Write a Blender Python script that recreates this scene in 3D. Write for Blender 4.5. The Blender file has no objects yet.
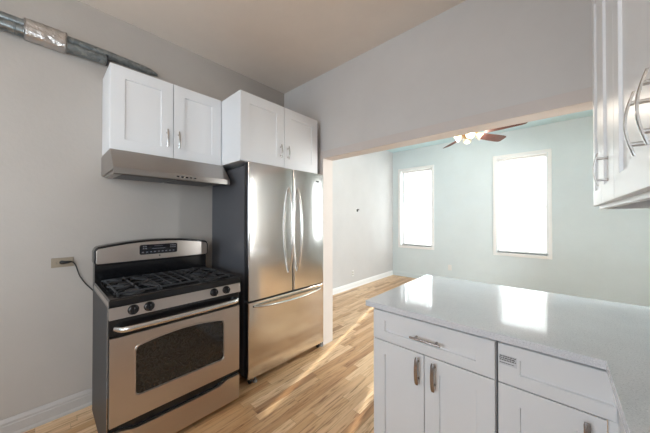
import bpy, bmesh, math, random
from mathutils import Vector, Matrix
random.seed(7)
scene = bpy.context.scene
COL = scene.collection
PI = math.pi

# ------------------------------------------------------------------ camera
YAW, PITCH = math.radians(42.286), math.radians(0.437)
cam_data = bpy.data.cameras.new('camera')
cam_data.sensor_fit = 'HORIZONTAL'; cam_data.sensor_width = 36
cam_data.lens = 257.607 * 36 / 650
cam_data.clip_start = 0.02
cam = bpy.data.objects.new('camera', cam_data); COL.objects.link(cam)
F = Vector((-math.sin(YAW) * math.cos(PITCH), math.cos(YAW) * math.cos(PITCH), math.sin(PITCH)))
Rv = Vector((math.cos(YAW), math.sin(YAW), 0)); Uv = Rv.cross(F)
cam.matrix_world = Matrix(((Rv.x, Uv.x, -F.x, 2.575), (Rv.y, Uv.y, -F.y, 0), (Rv.z, Uv.z, -F.z, 1.372), (0, 0, 0, 1)))
scene.camera = cam

# ------------------------------------------------------------------ world, sun, area lights, exposure
scene.view_settings.view_transform = 'Standard'
scene.view_settings.look = 'None'
scene.view_settings.gamma = 1
scene.view_settings.use_curve_mapping = False
scene.view_settings.exposure = 0.33
world = bpy.data.worlds.new('sky'); scene.world = world; world.use_nodes = True
world.node_tree.nodes['Background'].inputs[0].default_value = (0.86, 0.93, 1.0, 1)
world.node_tree.nodes['Background'].inputs[1].default_value = 2.0

def light(name, kind, loc, energy, color, size=None, direction=None, shape=None):
    d = bpy.data.lights.new(name, kind); d.energy = energy; d.color = color
    if kind == 'AREA':
        d.shape = 'RECTANGLE' if size[1] else 'DISK'; d.size = size[0]
        if size[1]: d.size_y = size[1]
    o = bpy.data.objects.new(name, d); COL.objects.link(o); o.location = loc
    if direction is not None:
        o.rotation_euler = Vector(direction).to_track_quat('-Z', 'Y').to_euler()
    return o
sun = light('sun', 'SUN', (0, 12, 8), 5.0, (1.0, 0.92, 0.80), direction=(0.25, -1, -0.50))
sun.data.angle = math.radians(0.5)
WIN = [(-0.301, 0.543), (1.642, 2.485), (3.62, 4.46)]           # living-room window casings, x range
WZ0, WZ1 = 0.679, 2.555
for a, b in WIN:                                               # daylight just outside each living-room window
    light('window_daylight', 'AREA', ((a + b) / 2, 6.12, 1.62), 36, (0.88, 0.94, 1.0), (0.95, 1.9), (0, -1, 0))
light('kitchen_rear_fill', 'AREA', (1.5, -2.75, 1.6), 58, (0.68, 0.82, 1.0), (1.6, 1.5), (0, 1, 0))  # added fill light, shining in from behind the camera
light('kitchen_side_fill', 'AREA', (3.72, -1.35, 1.6), 62, (0.82, 0.90, 1.0), (1.3, 1.35), (-1, 0, 0))  # added fill for the left wall, from an unseen side opening
light('living_side_fill', 'AREA', (5.65, 2.8, 1.6), 240, (0.97, 0.98, 1.0), (1.05, 1.7), (-1, 0, 0))  # added to brighten the far room from outside the view
KITCHEN_FILL = 17  # glow strength of the added globe lamp
FAN_BULB = 6.0

# ------------------------------------------------------------------ materials
def mat(name, color, rough=0.5, metal=0.0, **kw):
    m = bpy.data.materials.new(name); m.use_nodes = True
    b = m.node_tree.nodes['Principled BSDF']
    b.inputs['Base Color'].default_value = (*color, 1)
    b.inputs['Roughness'].default_value = rough
    b.inputs['Metallic'].default_value = metal
    for k, v in kw.items():
        b.inputs[k.replace('_', ' ')].default_value = v
    return m
def nodes(m):
    nt = m.node_tree
    return nt, nt.nodes, nt.links, nt.nodes['Principled BSDF']
def texco(nt, scale=(1, 1, 1)):
    t = nt.nodes.new('ShaderNodeTexCoord'); mp = nt.nodes.new('ShaderNodeMapping')
    mp.inputs['Scale'].default_value = scale
    nt.links.new(t.outputs['Object'], mp.inputs['Vector'])
    return mp.outputs[0]
def noise(nt, vec, scale, detail=3, rough=.5):
    n = nt.nodes.new('ShaderNodeTexNoise'); n.inputs['Scale'].default_value = scale
    n.inputs['Detail'].default_value = detail; n.inputs['Roughness'].default_value = rough
    nt.links.new(vec, n.inputs['Vector']); return n
def ramp(nt, fac, stops):
    r = nt.nodes.new('ShaderNodeValToRGB'); e = r.color_ramp.elements
    while len(e) < len(stops): e.new(0.5)
    for el, (p, c) in zip(e, stops): el.position = p; el.color = (*c, 1)
    nt.links.new(fac, r.inputs[0]); return r
def add_bump(m, scale, strength, stretch=(1, 1, 1), dist=0.002, detail=4):
    nt, N, L, b = nodes(m)
    n = noise(nt, texco(nt, stretch), scale, detail)
    bp = N.new('ShaderNodeBump'); bp.inputs['Strength'].default_value = strength; bp.inputs['Distance'].default_value = dist
    L.new(n.outputs['Fac'], bp.inputs['Height']); L.new(bp.outputs[0], b.inputs['Normal'])
def paint(name, c, rough=.6, var=.03, bump=.25):
    m = mat(name, c, rough); nt, N, L, b = nodes(m)
    v = texco(nt)
    n = noise(nt, v, 2.3, 5, .6)
    d = tuple(x * (1 - var) for x in c); l = tuple(min(1, x * (1 + var)) for x in c)
    r = ramp(nt, n.outputs['Fac'], [(.3, d), (.7, l)]); L.new(r.outputs[0], b.inputs['Base Color'])
    n2 = noise(nt, v, 38, 4, .6); n3 = noise(nt, v, 4, 3, .5)
    ma = N.new('ShaderNodeMath'); ma.operation = 'MULTIPLY_ADD'; ma.inputs[1].default_value = 2.5
    L.new(n3.outputs['Fac'], ma.inputs[0]); L.new(n2.outputs['Fac'], ma.inputs[2])
    bp = N.new('ShaderNodeBump'); bp.inputs['Strength'].default_value = bump; bp.inputs['Distance'].default_value = .004
    L.new(ma.outputs[0], bp.inputs['Height']); L.new(bp.outputs[0], b.inputs['Normal'])
    return m
M = {}
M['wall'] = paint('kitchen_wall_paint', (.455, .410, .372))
M['wall_back'] = paint('kitchen_wall_paint_lightened', (.66, .625, .60))  # same paint as the left wall, lightened to make up for weaker light
M['ceiling'] = paint('kitchen_ceiling_paint', (.82, .725, .64))
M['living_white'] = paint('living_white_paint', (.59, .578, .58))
M['teal'] = paint('pale_teal_paint', (.68, .755, .785))
M['teal_ceiling'] = paint('teal_ceiling_paint', (.60, .80, .86))
M['trim'] = paint('white_trim_paint', (.88, .88, .88), .4, .015, .08)
M['casing'] = paint('beige_casing_paint', (.66, .59, .55), .5, .03, .12)
M['base_old'] = paint('old_baseboard_paint', (.47, .435, .41), .45, .05, .2)
M['cab'] = mat('white_lacquer', (.80, .795, .80), .32); add_bump(M['cab'], 9, .03, dist=.001)
M['cab_raw'] = mat('cabinet_underside', (.74, .66, .58), .55); add_bump(M['cab_raw'], 20, .1, (1, 8, 1))
M['gap'] = mat('cabinet_gap_shadow_liner', (.30, .29, .29), .7); add_bump(M['gap'], 20, .1)
M['black'] = mat('black_enamel', (.006, .006, .007), .16); add_bump(M['black'], 40, .03)
M['black_matte'] = mat('black_cast_iron', (.035, .035, .038), .38); add_bump(M['black_matte'], 260, .35)
M['burner'] = mat('burner_alloy', (.16, .16, .165), .45, .7); add_bump(M['burner'], 90, .2)
M['knob'] = mat('black_knob_plastic', (.007, .007, .008), .22); add_bump(M['knob'], 120, .05)
M['display'] = mat('dark_display_glass', (.006, .006, .010), .12); add_bump(M['display'], 10, .01)
M['print'] = mat('panel_printing', (.22, .22, .24), .5); add_bump(M['print'], 60, .02)
M['print_dark'] = mat('dark_printing', (.05, .05, .05), .5); add_bump(M['print_dark'], 60, .02)
M['fridge_side'] = mat('grey_textured_steel', (.115, .115, .125), .42, .25); add_bump(M['fridge_side'], 300, .15)
M['gasket'] = mat('black_gasket', (.02, .02, .022), .5); add_bump(M['gasket'], 90, .1)
M['stove_side'] = mat('charcoal_enamel', (.04, .039, .041), .45, .0, Specular_IOR_Level=.25); add_bump(M['stove_side'], 8, .05)
M['rubber'] = mat('black_rubber', (.015, .015, .015), .6); add_bump(M['rubber'], 90, .1)
M['plastic_grey'] = mat('grey_caster_plastic', (.35, .34, .33), .5); add_bump(M['plastic_grey'], 60, .05)
M['plate'] = mat('beige_outlet_plate', (.29, .235, .17), .4); add_bump(M['plate'], 60, .05)
M['white_plastic'] = mat('white_plastic', (.78, .78, .77), .4); add_bump(M['white_plastic'], 60, .05)
M['slot'] = mat('outlet_slot', (.03, .03, .03), .6); add_bump(M['slot'], 60, .05)
M['galv'] = mat('galvanised_duct', (.30, .335, .345), .34, .9)
nt, N, L, b = nodes(M['galv'])
vor = N.new('ShaderNodeTexVoronoi'); vor.inputs['Scale'].default_value = 45
L.new(texco(nt), vor.inputs['Vector'])
r = ramp(nt, vor.outputs['Color'], [(.2, (.20, .225, .235)), (.8, (.34, .37, .38))]); L.new(r.outputs[0], b.inputs['Base Color'])
M['foil'] = mat('crinkled_foil_tape', (.62, .59, .57), .28, 1.0); add_bump(M['foil'], 42, 1.0, (1, .6, 1), .01, 3)
M['duct_inside'] = mat('duct_inside', (.05, .05, .055), .6, .5); add_bump(M['duct_inside'], 30, .1)

def steel(name, col, rough, along, wav=.10, fine=.02, wscale=2.6):
    """brushed stainless; 'along' is the brushing axis (0 x, 1 y, 2 z)"""
    m = mat(name, col, rough, 1.0); nt, N, L, b = nodes(m)
    sc = [300, 300, 300]; sc[along] = 4
    n = noise(nt, texco(nt, tuple(sc)), 3, 3)
    rr = N.new('ShaderNodeMapRange'); rr.inputs['To Min'].default_value = rough * .95; rr.inputs['To Max'].default_value = rough * 1.05
    L.new(n.outputs['Fac'], rr.inputs['Value']); L.new(rr.outputs[0], b.inputs['Roughness'])
    c = ramp(nt, n.outputs['Fac'], [(.3, tuple(x * .97 for x in col)), (.7, tuple(min(1, x * 1.02) for x in col))])
    L.new(c.outputs[0], b.inputs['Base Color'])
    ws = [3.2, 3.2, 1.0]
    n2 = noise(nt, texco(nt, tuple(ws)), wscale, 1.5, .4)
    b1 = N.new('ShaderNodeBump'); b1.inputs['Strength'].default_value = wav; b1.inputs['Distance'].default_value = .012
    L.new(n2.outputs['Fac'], b1.inputs['Height'])
    L.new(b1.outputs[0], b.inputs['Normal'])
    return m
M['steel_v'] = steel('fridge_stainless', (.68, .645, .61), .16, 2)
M['steel_h'] = steel('stove_stainless', (.57, .515, .475), .33, 1, .04)
M['steel_hood'] = steel('hood_stainless', (.42, .39, .365), .30, 1, .03)
M['nickel'] = mat('brushed_nickel', (.62, .59, .56), .26, 1.0); add_bump(M['nickel'], 200, .05)
M['handle_steel'] = mat('satin_handle_steel', (.74, .72, .70), .24, 1.0); add_bump(M['handle_steel'], 200, .04)
M['bronze'] = mat('reflective_dark_nickel', (.40, .36, .34), .2, 1.0); add_bump(M['bronze'], 200, .05)
M['oven_glass'] = mat('oven_window_glass', (.035, .030, .026), .07)
nt, N, L, b = nodes(M['oven_glass'])
ck = N.new('ShaderNodeTexVoronoi'); ck.inputs['Scale'].default_value = 120; L.new(texco(nt), ck.inputs['Vector'])
r = ramp(nt, ck.outputs['Distance'], [(.1, (.040, .034, .028)), (.5, (.016, .014, .012))]); L.new(r.outputs[0], b.inputs['Base Color'])
M['filter'] = mat('hood_filter_mesh', (.12, .12, .125), .45, .8); add_bump(M['filter'], 300, .8)

# quartz
M['quartz'] = mat('pale_quartz', (.66, .675, .685), .06, IOR=1.75)
nt, N, L, b = nodes(M['quartz'])
v = texco(nt)
n = noise(nt, v, 260, 2, .7)
r = ramp(nt, n.outputs['Fac'], [(.28, (.45, .46, .48)), (.40, (.72, .73, .77)), (.60, (.76, .77, .80)), (.72, (.90, .91, .93))])
n2 = noise(nt, v, 7, 5, .6)
r2 = ramp(nt, n2.outputs['Fac'], [(.3, (.93, .93, .94)), (.7, (1, 1, 1))])
mx = N.new('ShaderNodeMix'); mx.data_type = 'RGBA'; mx.blend_type = 'MULTIPLY'; mx.inputs[0].default_value = 1
L.new(r.outputs[0], mx.inputs[6]); L.new(r2.outputs[0], mx.inputs[7]); L.new(mx.outputs[2], b.inputs['Base Color'])

# oak strip floor, boards run along y
M['oak'] = mat('oak_strip_floor', (.6, .4, .24), .3)
nt, N, L, b = nodes(M['oak'])
def math_n(op, a, bb=None, c=None):
    m = N.new('ShaderNodeMath'); m.operation = op
    for i, x in enumerate((a, bb, c)):
        if x is None: continue
        if isinstance(x, (int, float)): m.inputs[i].default_value = x
        else: L.new(x, m.inputs[i])
    return m.outputs[0]
tc = N.new('ShaderNodeTexCoord'); sp = N.new('ShaderNodeSeparateXYZ'); L.new(tc.outputs['Object'], sp.inputs[0])
WB, LB = .066, .60
xs = math_n('DIVIDE', sp.outputs['X'], WB); row = math_n('FLOOR', xs); fx = math_n('FRACT', xs)
wn = N.new('ShaderNodeTexWhiteNoise'); wn.noise_dimensions = '1D'; L.new(row, wn.inputs['W'])
yy = math_n('DIVIDE', sp.outputs['Y'], LB); ys = math_n('ADD', yy, math_n('MULTIPLY', wn.outputs['Value'], 7.3))
idx = math_n('FLOOR', ys); fy = math_n('FRACT', ys)
cb = N.new('ShaderNodeCombineXYZ'); L.new(row, cb.inputs[0]); L.new(idx, cb.inputs[1])
w2 = N.new('ShaderNodeTexWhiteNoise'); w2.noise_dimensions = '2D'; L.new(cb.outputs[0], w2.inputs['Vector'])
base = ramp(nt, w2.outputs['Value'], [(0, (.44, .235, .11)), (.2, (.58, .33, .16)), (.45, (.72, .47, .265)), (.75, (.84, .60, .38)), (1, (.60, .345, .165))])
# grain, offset for each board
cb2 = N.new('ShaderNodeCombineXYZ')
L.new(math_n('MULTIPLY', sp.outputs['X'], 26), cb2.inputs[0]); L.new(math_n('MULTIPLY', sp.outputs['Y'], 1.7), cb2.inputs[1])
L.new(math_n('MULTIPLY', w2.outputs['Value'], 40), cb2.inputs[2])
g = noise(nt, cb2.outputs[0], 1.25, 6, .62); g.inputs['Distortion'].default_value = 1.8
gr = ramp(nt, g.outputs['Fac'], [(.34, (.45, .34, .26)), (.43, (.85, .78, .70)), (.52, (.98, .96, .93)), (.66, (1.06, 1.05, 1.03))])
mx = N.new('ShaderNodeMix'); mx.data_type = 'RGBA'; mx.blend_type = 'MULTIPLY'; mx.inputs[0].default_value = 1
L.new(base.outputs[0], mx.inputs[6]); L.new(gr.outputs[0], mx.inputs[7])
ex = math_n('MINIMUM', fx, math_n('SUBTRACT', 1, fx)); ey = math_n('MINIMUM', fy, math_n('SUBTRACT', 1, fy))
seam = math_n('MINIMUM', math_n('MULTIPLY', ex, WB), math_n('MULTIPLY', ey, LB))
sr = N.new('ShaderNodeMapRange'); sr.inputs['From Max'].default_value = .0016; sr.inputs['To Min'].default_value = .45
L.new(seam, sr.inputs['Value'])
mx2 = N.new('ShaderNodeMix'); mx2.data_type = 'RGBA'; mx2.blend_type = 'MULTIPLY'; mx2.inputs[0].default_value = 1
L.new(mx.outputs[2], mx2.inputs[6]); L.new(sr.outputs[0], mx2.inputs[7]); L.new(mx2.outputs[2], b.inputs['Base Color'])
bp = N.new('ShaderNodeBump'); bp.inputs['Strength'].default_value = .25; bp.inputs['Distance'].default_value = .001
L.new(g.outputs['Fac'], bp.inputs['Height']); L.new(bp.outputs[0], b.inputs['Normal'])

# blind fabric: diffuse + translucent, a little see-through
def blind_mat():
    m = bpy.data.materials.new('white_blind_vinyl'); m.use_nodes = True
    nt = m.node_tree; nt.nodes.clear(); N = nt.nodes; L = nt.links
    d = N.new('ShaderNodeBsdfDiffuse'); d.inputs[0].default_value = (.86, .86, .85, 1)
    t = N.new('ShaderNodeBsdfTranslucent'); t.inputs[0].default_value = (.88, .88, .87, 1)
    m1 = N.new('ShaderNodeMixShader'); m1.inputs[0].default_value = .6
    L.new(d.outputs[0], m1.inputs[1]); L.new(t.outputs[0], m1.inputs[2])
    n = noise(nt, texco(nt), 30, 2); bp = N.new('ShaderNodeBump'); bp.inputs['Strength'].default_value = .05
    L.new(n.outputs['Fac'], bp.inputs['Height']); L.new(bp.outputs[0], d.inputs['Normal'])
    o = N.new('ShaderNodeOutputMaterial'); L.new(m1.outputs[0], o.inputs[0])
    return m
M['blind'] = blind_mat()
def pane_mat():
    m = bpy.data.materials.new('window_glass'); m.use_nodes = True
    nt = m.node_tree; nt.nodes.clear(); N = nt.nodes; L = nt.links
    t = N.new('ShaderNodeBsdfTransparent'); t.inputs[0].default_value = (.94, .96, .95, 1)
    g = N.new('ShaderNodeBsdfGlossy'); g.inputs['Roughness'].default_value = .02
    fr_ = N.new('ShaderNodeFresnel'); fr_.inputs['IOR'].default_value = 1.45
    n = noise(nt, texco(nt), 1.5, 1); bp = N.new('ShaderNodeBump'); bp.inputs['Strength'].default_value = .01
    L.new(n.outputs['Fac'], bp.inputs['Height']); L.new(bp.outputs[0], g.inputs['Normal'])
    mx = N.new('ShaderNodeMixShader'); L.new(fr_.outputs[0], mx.inputs[0]); L.new(t.outputs[0], mx.inputs[1]); L.new(g.outputs[0], mx.inputs[2])
    o = N.new('ShaderNodeOutputMaterial'); L.new(mx.outputs[0], o.inputs[0]); return m
M['pane'] = pane_mat()
M['blade'] = mat('mahogany_fan_blade', (.12, .05, .04), .6, Specular_IOR_Level=.2); add_bump(M['blade'], 20, .1, (8, 1, 1))
nt, N, L, b = nodes(M['blade'])
n = noise(nt, texco(nt, (2, 2, 20)), 5, 4); r = ramp(nt, n.outputs['Fac'], [(.3, (.085, .035, .028)), (.7, (.15, .065, .05))]); L.new(r.outputs[0], b.inputs['Base Color'])
M['brass'] = mat('antique_brass', (.50, .34, .17), .3, 1.0); add_bump(M['brass'], 90, .05)
M['frost'] = mat('frosted_amber_glass', (.95, .88, .76), .3, Transmission_Weight=.8, IOR=1.2); add_bump(M['frost'], 60, .3)
M['bulb'] = mat('lit_bulb', (1, .9, .7), .4); nt, N, L, b = nodes(M['bulb'])
b.inputs['Emission Color'].default_value = (1, .72, .36, 1); b.inputs['Emission Strength'].default_value = 9
add_bump(M['bulb'], 60, .01)
M['fill_globe'] = mat('fill_globe_glow', (1, .97, .92), .5); nt, N, L, b = nodes(M['fill_globe'])  # glowing globe of the added fill lamp
b.inputs['Emission Color'].default_value = (1, .88, .76, 1); b.inputs['Emission Strength'].default_value = KITCHEN_FILL
add_bump(M['fill_globe'], 60, .01)
M['sticker'] = mat('sticker_film', (.66, .66, .68), .3); add_bump(M['sticker'], 30, .02)

# ------------------------------------------------------------------ mesh helpers
class MB:
    def __init__(s): s.bm = bmesh.new()
    def _add(s, t):
        me = bpy.data.meshes.new('t'); t.to_mesh(me); t.free(); s.bm.from_mesh(me); bpy.data.meshes.remove(me); return s
    def box(s, lo, hi, bev=0, seg=2):
        t = bmesh.new(); bmesh.ops.create_cube(t, size=1)
        lo, hi = Vector([min(a, b) for a, b in zip(lo, hi)]), Vector([max(a, b) for a, b in zip(lo, hi)])
        for v in t.verts: v.co = Vector([(lo[i] + hi[i]) / 2 + v.co[i] * (hi[i] - lo[i]) for i in range(3)])
        if bev: bmesh.ops.bevel(t, geom=t.edges[:], offset=bev, segments=seg, affect='EDGES', profile=.5)
        return s._add(t)
    def rings(s, R, cap=True, closed=True):
        t = bmesh.new(); V = [[t.verts.new(p) for p in r] for r in R]
        n = len(V[0])
        for a, b in zip(V, V[1:]):
            for i in range(n if closed else n - 1):
                try: t.faces.new((a[i], a[(i + 1) % n], b[(i + 1) % n], b[i]))
                except ValueError: pass
        if cap and closed:
            t.faces.new(list(reversed(V[0]))); t.faces.new(V[-1])
        bmesh.ops.recalc_face_normals(t, faces=t.faces[:])
        return s._add(t)
    def tube(s, path, r, seg=10, cap=True, flat=None):
        """round tube along path; r may be a list; flat=(a,b) gives an elliptic section (a along up)"""
        P = [Vector(p) for p in path]; R = []
        up = Vector((0, 0, 1))
        tprev = None
        for i, p in enumerate(P):
            d = (P[min(i + 1, len(P) - 1)] - P[max(i - 1, 0)]).normalized()
            if tprev is None:
                u = up if abs(d.dot(up)) < .9 else Vector((0, 1, 0))
                a = (u - d * u.dot(d)).normalized()
            else:
                a = (tprev - d * tprev.dot(d)).normalized()
            tprev = a; c = d.cross(a)
            rr = r[i] if isinstance(r, (list, tuple)) else r
            fa, fb = flat if flat else (1, 1)
            R.append([p + a * math.cos(k / seg * 2 * PI) * rr * fa + c * math.sin(k / seg * 2 * PI) * rr * fb for k in range(seg)])
        return s.rings(R, cap)
    def lathe(s, prof, origin, axis=(0, 0, 1), seg=24, cap=True):
        """prof: list of (radius, height along axis)"""
        o = Vector(origin); d = Vector(axis).normalized()
        a = d.orthogonal().normalized(); c = d.cross(a)
        R = [[o + d * h + (a * math.cos(k / seg * 2 * PI) + c * math.sin(k / seg * 2 * PI)) * max(r, 1e-4) for k in range(seg)] for r, h in prof]
        return s.rings(R, cap)
    def prism(s, poly, w0, w1, fn):
        """poly: 2D points; fn(u, v, w) -> xyz"""
        return s.rings([[fn(u, v, w0) for u, v in poly], [fn(u, v, w1) for u, v in poly]])
ROOTS = {}
def build(name, mb, m, parent=None, slot=None, sharp=35, label=None):
    bm = mb.bm if isinstance(mb, MB) else mb
    off = Vector((0, 0, 0))
    p = parent
    if p is not None: off = ROOTS.get(p.name, Vector((0, 0, 0)))
    else:
        off = Vector(((min(v.co.x for v in bm.verts) + max(v.co.x for v in bm.verts)) / 2,
                      (min(v.co.y for v in bm.verts) + max(v.co.y for v in bm.verts)) / 2, min(v.co.z for v in bm.verts)))
    for v in bm.verts: v.co -= off
    me = bpy.data.meshes.new(name); bm.to_mesh(me); bm.free()
    ms = m if isinstance(m, (list, tuple)) else [m]
    for x in ms: me.materials.append(x)
    for f in me.polygons:
        f.use_smooth = True
        if slot: f.material_index = slot(f.normal, f.center + off)
    me.set_sharp_from_angle(angle=math.radians(sharp))
    o = bpy.data.objects.new(name, me); COL.objects.link(o)
    wn = o.modifiers.new('weighted_normals', 'WEIGHTED_NORMAL'); wn.keep_sharp = True; wn.weight = 100
    if p is not None: o.parent = p
    else: o.location = off
    ROOTS[o.name] = off
    if label: o['label'] = label
    return o
def root(name, loc, label, cat, group=None, kind=None):
    o = bpy.data.objects.new(name, None); o.empty_display_size = .1; COL.objects.link(o); o.location = loc
    ROOTS[o.name] = Vector(loc)
    tag(o, label, cat, group, kind); return o
def tag(o, label=None, cat=None, group=None, kind=None):
    for k, v in (('label', label), ('category', cat), ('group', group), ('kind', kind)):
        if v: o[k] = v
    return o
def struct(name, mb, m, label, cat, **k):
    return tag(build(name, mb, m, None, **k), label, cat, None, 'structure')
def copy_thing(r, delta, label, group=None):
    c = r.copy(); COL.objects.link(c); c.location = r.location + Vector(delta); ROOTS[c.name] = ROOTS[r.name] + Vector(delta)
    c['label'] = label
    if group: c['group'] = group
    for ch in list(r.children):
        d = ch.copy(); COL.objects.link(d); d.parent = c
        for g in list(ch.children):
            e = g.copy(); COL.objects.link(e); e.parent = d
    return c

# ------------------------------------------------------------------ the room
H, YB, YB2, YF, XR, XL, XE, YK = 2.954, 2.063, 2.194, 5.80, 3.30, -0.452, 5.2, -2.3
HL = 2.985
struct('floor', MB().box((-.75, YK - .2, -.12), (XE + .2, YF + .25, 0)), M['oak'], 'honey oak strip floor running through kitchen and far room', 'floor')
struct('ceiling', MB().box((-.2, YK - .15, H), (XR + .15, YB, H + .15)), M['ceiling'], 'taupe kitchen ceiling', 'ceiling')
struct('ceiling_living', MB().box((XL - .2, YB2, HL), (XE + .15, YF + .25, HL + .15)), M['teal_ceiling'], 'pale blue ceiling of the far room', 'ceiling')
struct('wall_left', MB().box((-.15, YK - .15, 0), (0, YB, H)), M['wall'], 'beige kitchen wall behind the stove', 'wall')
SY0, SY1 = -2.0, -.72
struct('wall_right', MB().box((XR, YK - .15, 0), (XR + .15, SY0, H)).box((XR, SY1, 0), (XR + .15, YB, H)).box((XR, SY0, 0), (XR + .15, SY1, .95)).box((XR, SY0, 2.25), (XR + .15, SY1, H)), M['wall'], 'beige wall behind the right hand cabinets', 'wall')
b_ = MB().box((-.15, YB, 0), (.669, YB2, 3.1)).box((.669, YB, 2.038), (XR, YB2, 3.1)).box((XR, YB, 0), (XE + .15, YB2, 3.1)).box((XL - .15, YB, 0), (-.15, YB2, 3.1))
struct('wall_back', b_, M['wall_back'], 'partition wall with the wide opening to the far room', 'wall')
struct('wall_living_left', MB().box((XL - .15, YB2, 0), (XL, YF, HL)), M['living_white'], 'white side wall of the far room', 'wall')
LY0, LY1 = 2.3, 3.35
struct('wall_living_right', MB().box((XE, YB2, 0), (XE + .15, LY0, HL)).box((XE, LY1, 0), (XE + .15, YF, HL)).box((XE, LY0, 0), (XE + .15, LY1, .75)).box((XE, LY0, 2.45), (XE + .15, LY1, HL)), M['living_white'], 'white right wall of the far room', 'wall')
# far wall with three window openings
IN = .055
w = MB(); WT = .22
xs_ = [XL - .15]
for a, b in WIN: xs_ += [a + IN, b - IN]
xs_.append(XE + .15)
for i in range(0, len(xs_), 2): w.box((xs_[i], YF, 0), (xs_[i + 1], YF + WT, HL))
for a, b in WIN:
    w.box((a + IN, YF, 0), (b - IN, YF + WT, WZ0 + IN)); w.box((a + IN, YF, WZ1 - IN), (b - IN, YF + WT, HL))
struct('wall_far', w, M['teal'], 'pale teal far wall with the two bright windows', 'wall')
# rear kitchen wall, behind the camera, with a hole for the added fill window
w = MB(); RX0, RX1, RZ0, RZ1 = .7, 2.3, .95, 2.25
w.box((-.15, YK - .15, 0), (RX0, YK, H)).box((RX1, YK - .15, 0), (XR + .15, YK, H)).box((RX0, YK - .15, 0), (RX1, YK, RZ0)).box((RX0, YK - .15, RZ1), (RX1, YK, H))
struct('wall_rear', w, M['wall'], 'beige kitchen wall behind the camera', 'wall')
# casing of the wide opening: face boards, jamb lining, head lining
c = MB()
c.box((.619, YB - .014, 0), (.684, YB, 2.104), .003); c.box((.684, YB - .014, 2.023), (XR - .002, YB, 2.104), .003)
c.box((.669, YB - .002, 0), (.684, YB2 + .002, 2.038)); c.box((.684, YB - .002, 2.023), (XR - .002, YB2 + .002, 2.038))
c.box((.60, YB2, 0), (.684, YB2 + .014, 2.12), .003); c.box((.684, YB2, 2.023), (XR - .002, YB2 + .014, 2.12), .003)
struct('trim_1', c, M['casing'], 'beige casing around the wide opening', 'trim')
def baseboard(name, p0, p1, n, h, m, label):
    """p0,p1 on the wall line, n into the room"""
    p0, p1, n = Vector(p0), Vector(p1), Vector(n)
    prof = [(0, 0), (.024, 0), (.024, .012), (.016, .022), (.016, h * .66), (.013, h * .70), (.013, h * .82), (.008, h * .93), (.003, h), (0, h)]
    mb = MB().rings([[p + n * u + Vector((0, 0, z)) for u, z in prof] for p in (p0, p1)])
    struct(name, mb, m, label, 'baseboard', sharp=20)
baseboard('baseboard_left', (.0005, YK, 0), (.0005, YB - .015, 0), (1, 0, 0), .115, M['base_old'], 'moulded baseboard along the kitchen wall left of the stove')
baseboard('baseboard_living_left', (XL + .0005, YB2, 0), (XL + .0005, YF - .025, 0), (1, 0, 0), .105, M['trim'], 'white baseboard along the white side wall of the far room')
baseboard('baseboard_far', (XL + .001, YF - .0005, 0), (XE, YF - .0005, 0), (0, -1, 0), .105, M['teal'], 'baseboard under the far windows')

def make_window(i, a, b):
    cx = (a + b) / 2
    r = root('window_%d' % i, (cx, YF, WZ0), 'white double hung window in the far wall', 'window', None, 'structure')
    f = MB(); t = .05; y0 = YF - .018
    f.box((a, y0, WZ0), (a + t, YF + .0, WZ1), .004); f.box((b - t, y0, WZ0), (b, YF, WZ1), .004)
    f.box((a + t, y0, WZ1 - t), (b - t, YF, WZ1), .004); f.box((a + t, y0, WZ0), (b - t, YF, WZ0 + t - .008), .004)
    f.box((a + IN - .001, YF, WZ0 + IN), (a + IN + .007, YF + .118, WZ1 - IN)); f.box((b - IN - .007, YF, WZ0 + IN), (b - IN + .001, YF + .118, WZ1 - IN)); f.box((a + IN + .007, YF, WZ1 - IN - .006), (b - IN - .007, YF + .118, WZ1 - IN + .001))
    build('window_frame', f, M['trim'], r)
    build('window_sill', MB().box((a + t - .004, y0 - .012, WZ0 + IN - .02), (b - t + .004, YF + .13, WZ0 + IN), .005), M['trim'], r)
    zm = 1.60; A, B = a + IN, b - IN
    for nm, za, zb, yy in (('upper_sash', zm - .02, WZ1 - IN, YF + .165), ('lower_sash', WZ0 + IN, zm + .02, YF + .135)):
        s = MB(); q = .036
        s.box((A, yy - .013, za), (A + q, yy + .013, zb), .003); s.box((B - q, yy - .013, za), (B, yy + .013, zb), .003)
        s.box((A + q, yy - .013, za), (B - q, yy + .013, za + .04), .003); s.box((A + q, yy - .013, zb - .04), (B - q, yy + .013, zb), .003)
        so = build(nm, s, M['trim'], r)
        build('pane', MB().box((A + q, yy - .002, za + .04), (B - q, yy + .002, zb - .04)), M['pane'], so)
    return r
windows = [make_window(i + 1, a, b) for i, (a, b) in enumerate(WIN)]

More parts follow.
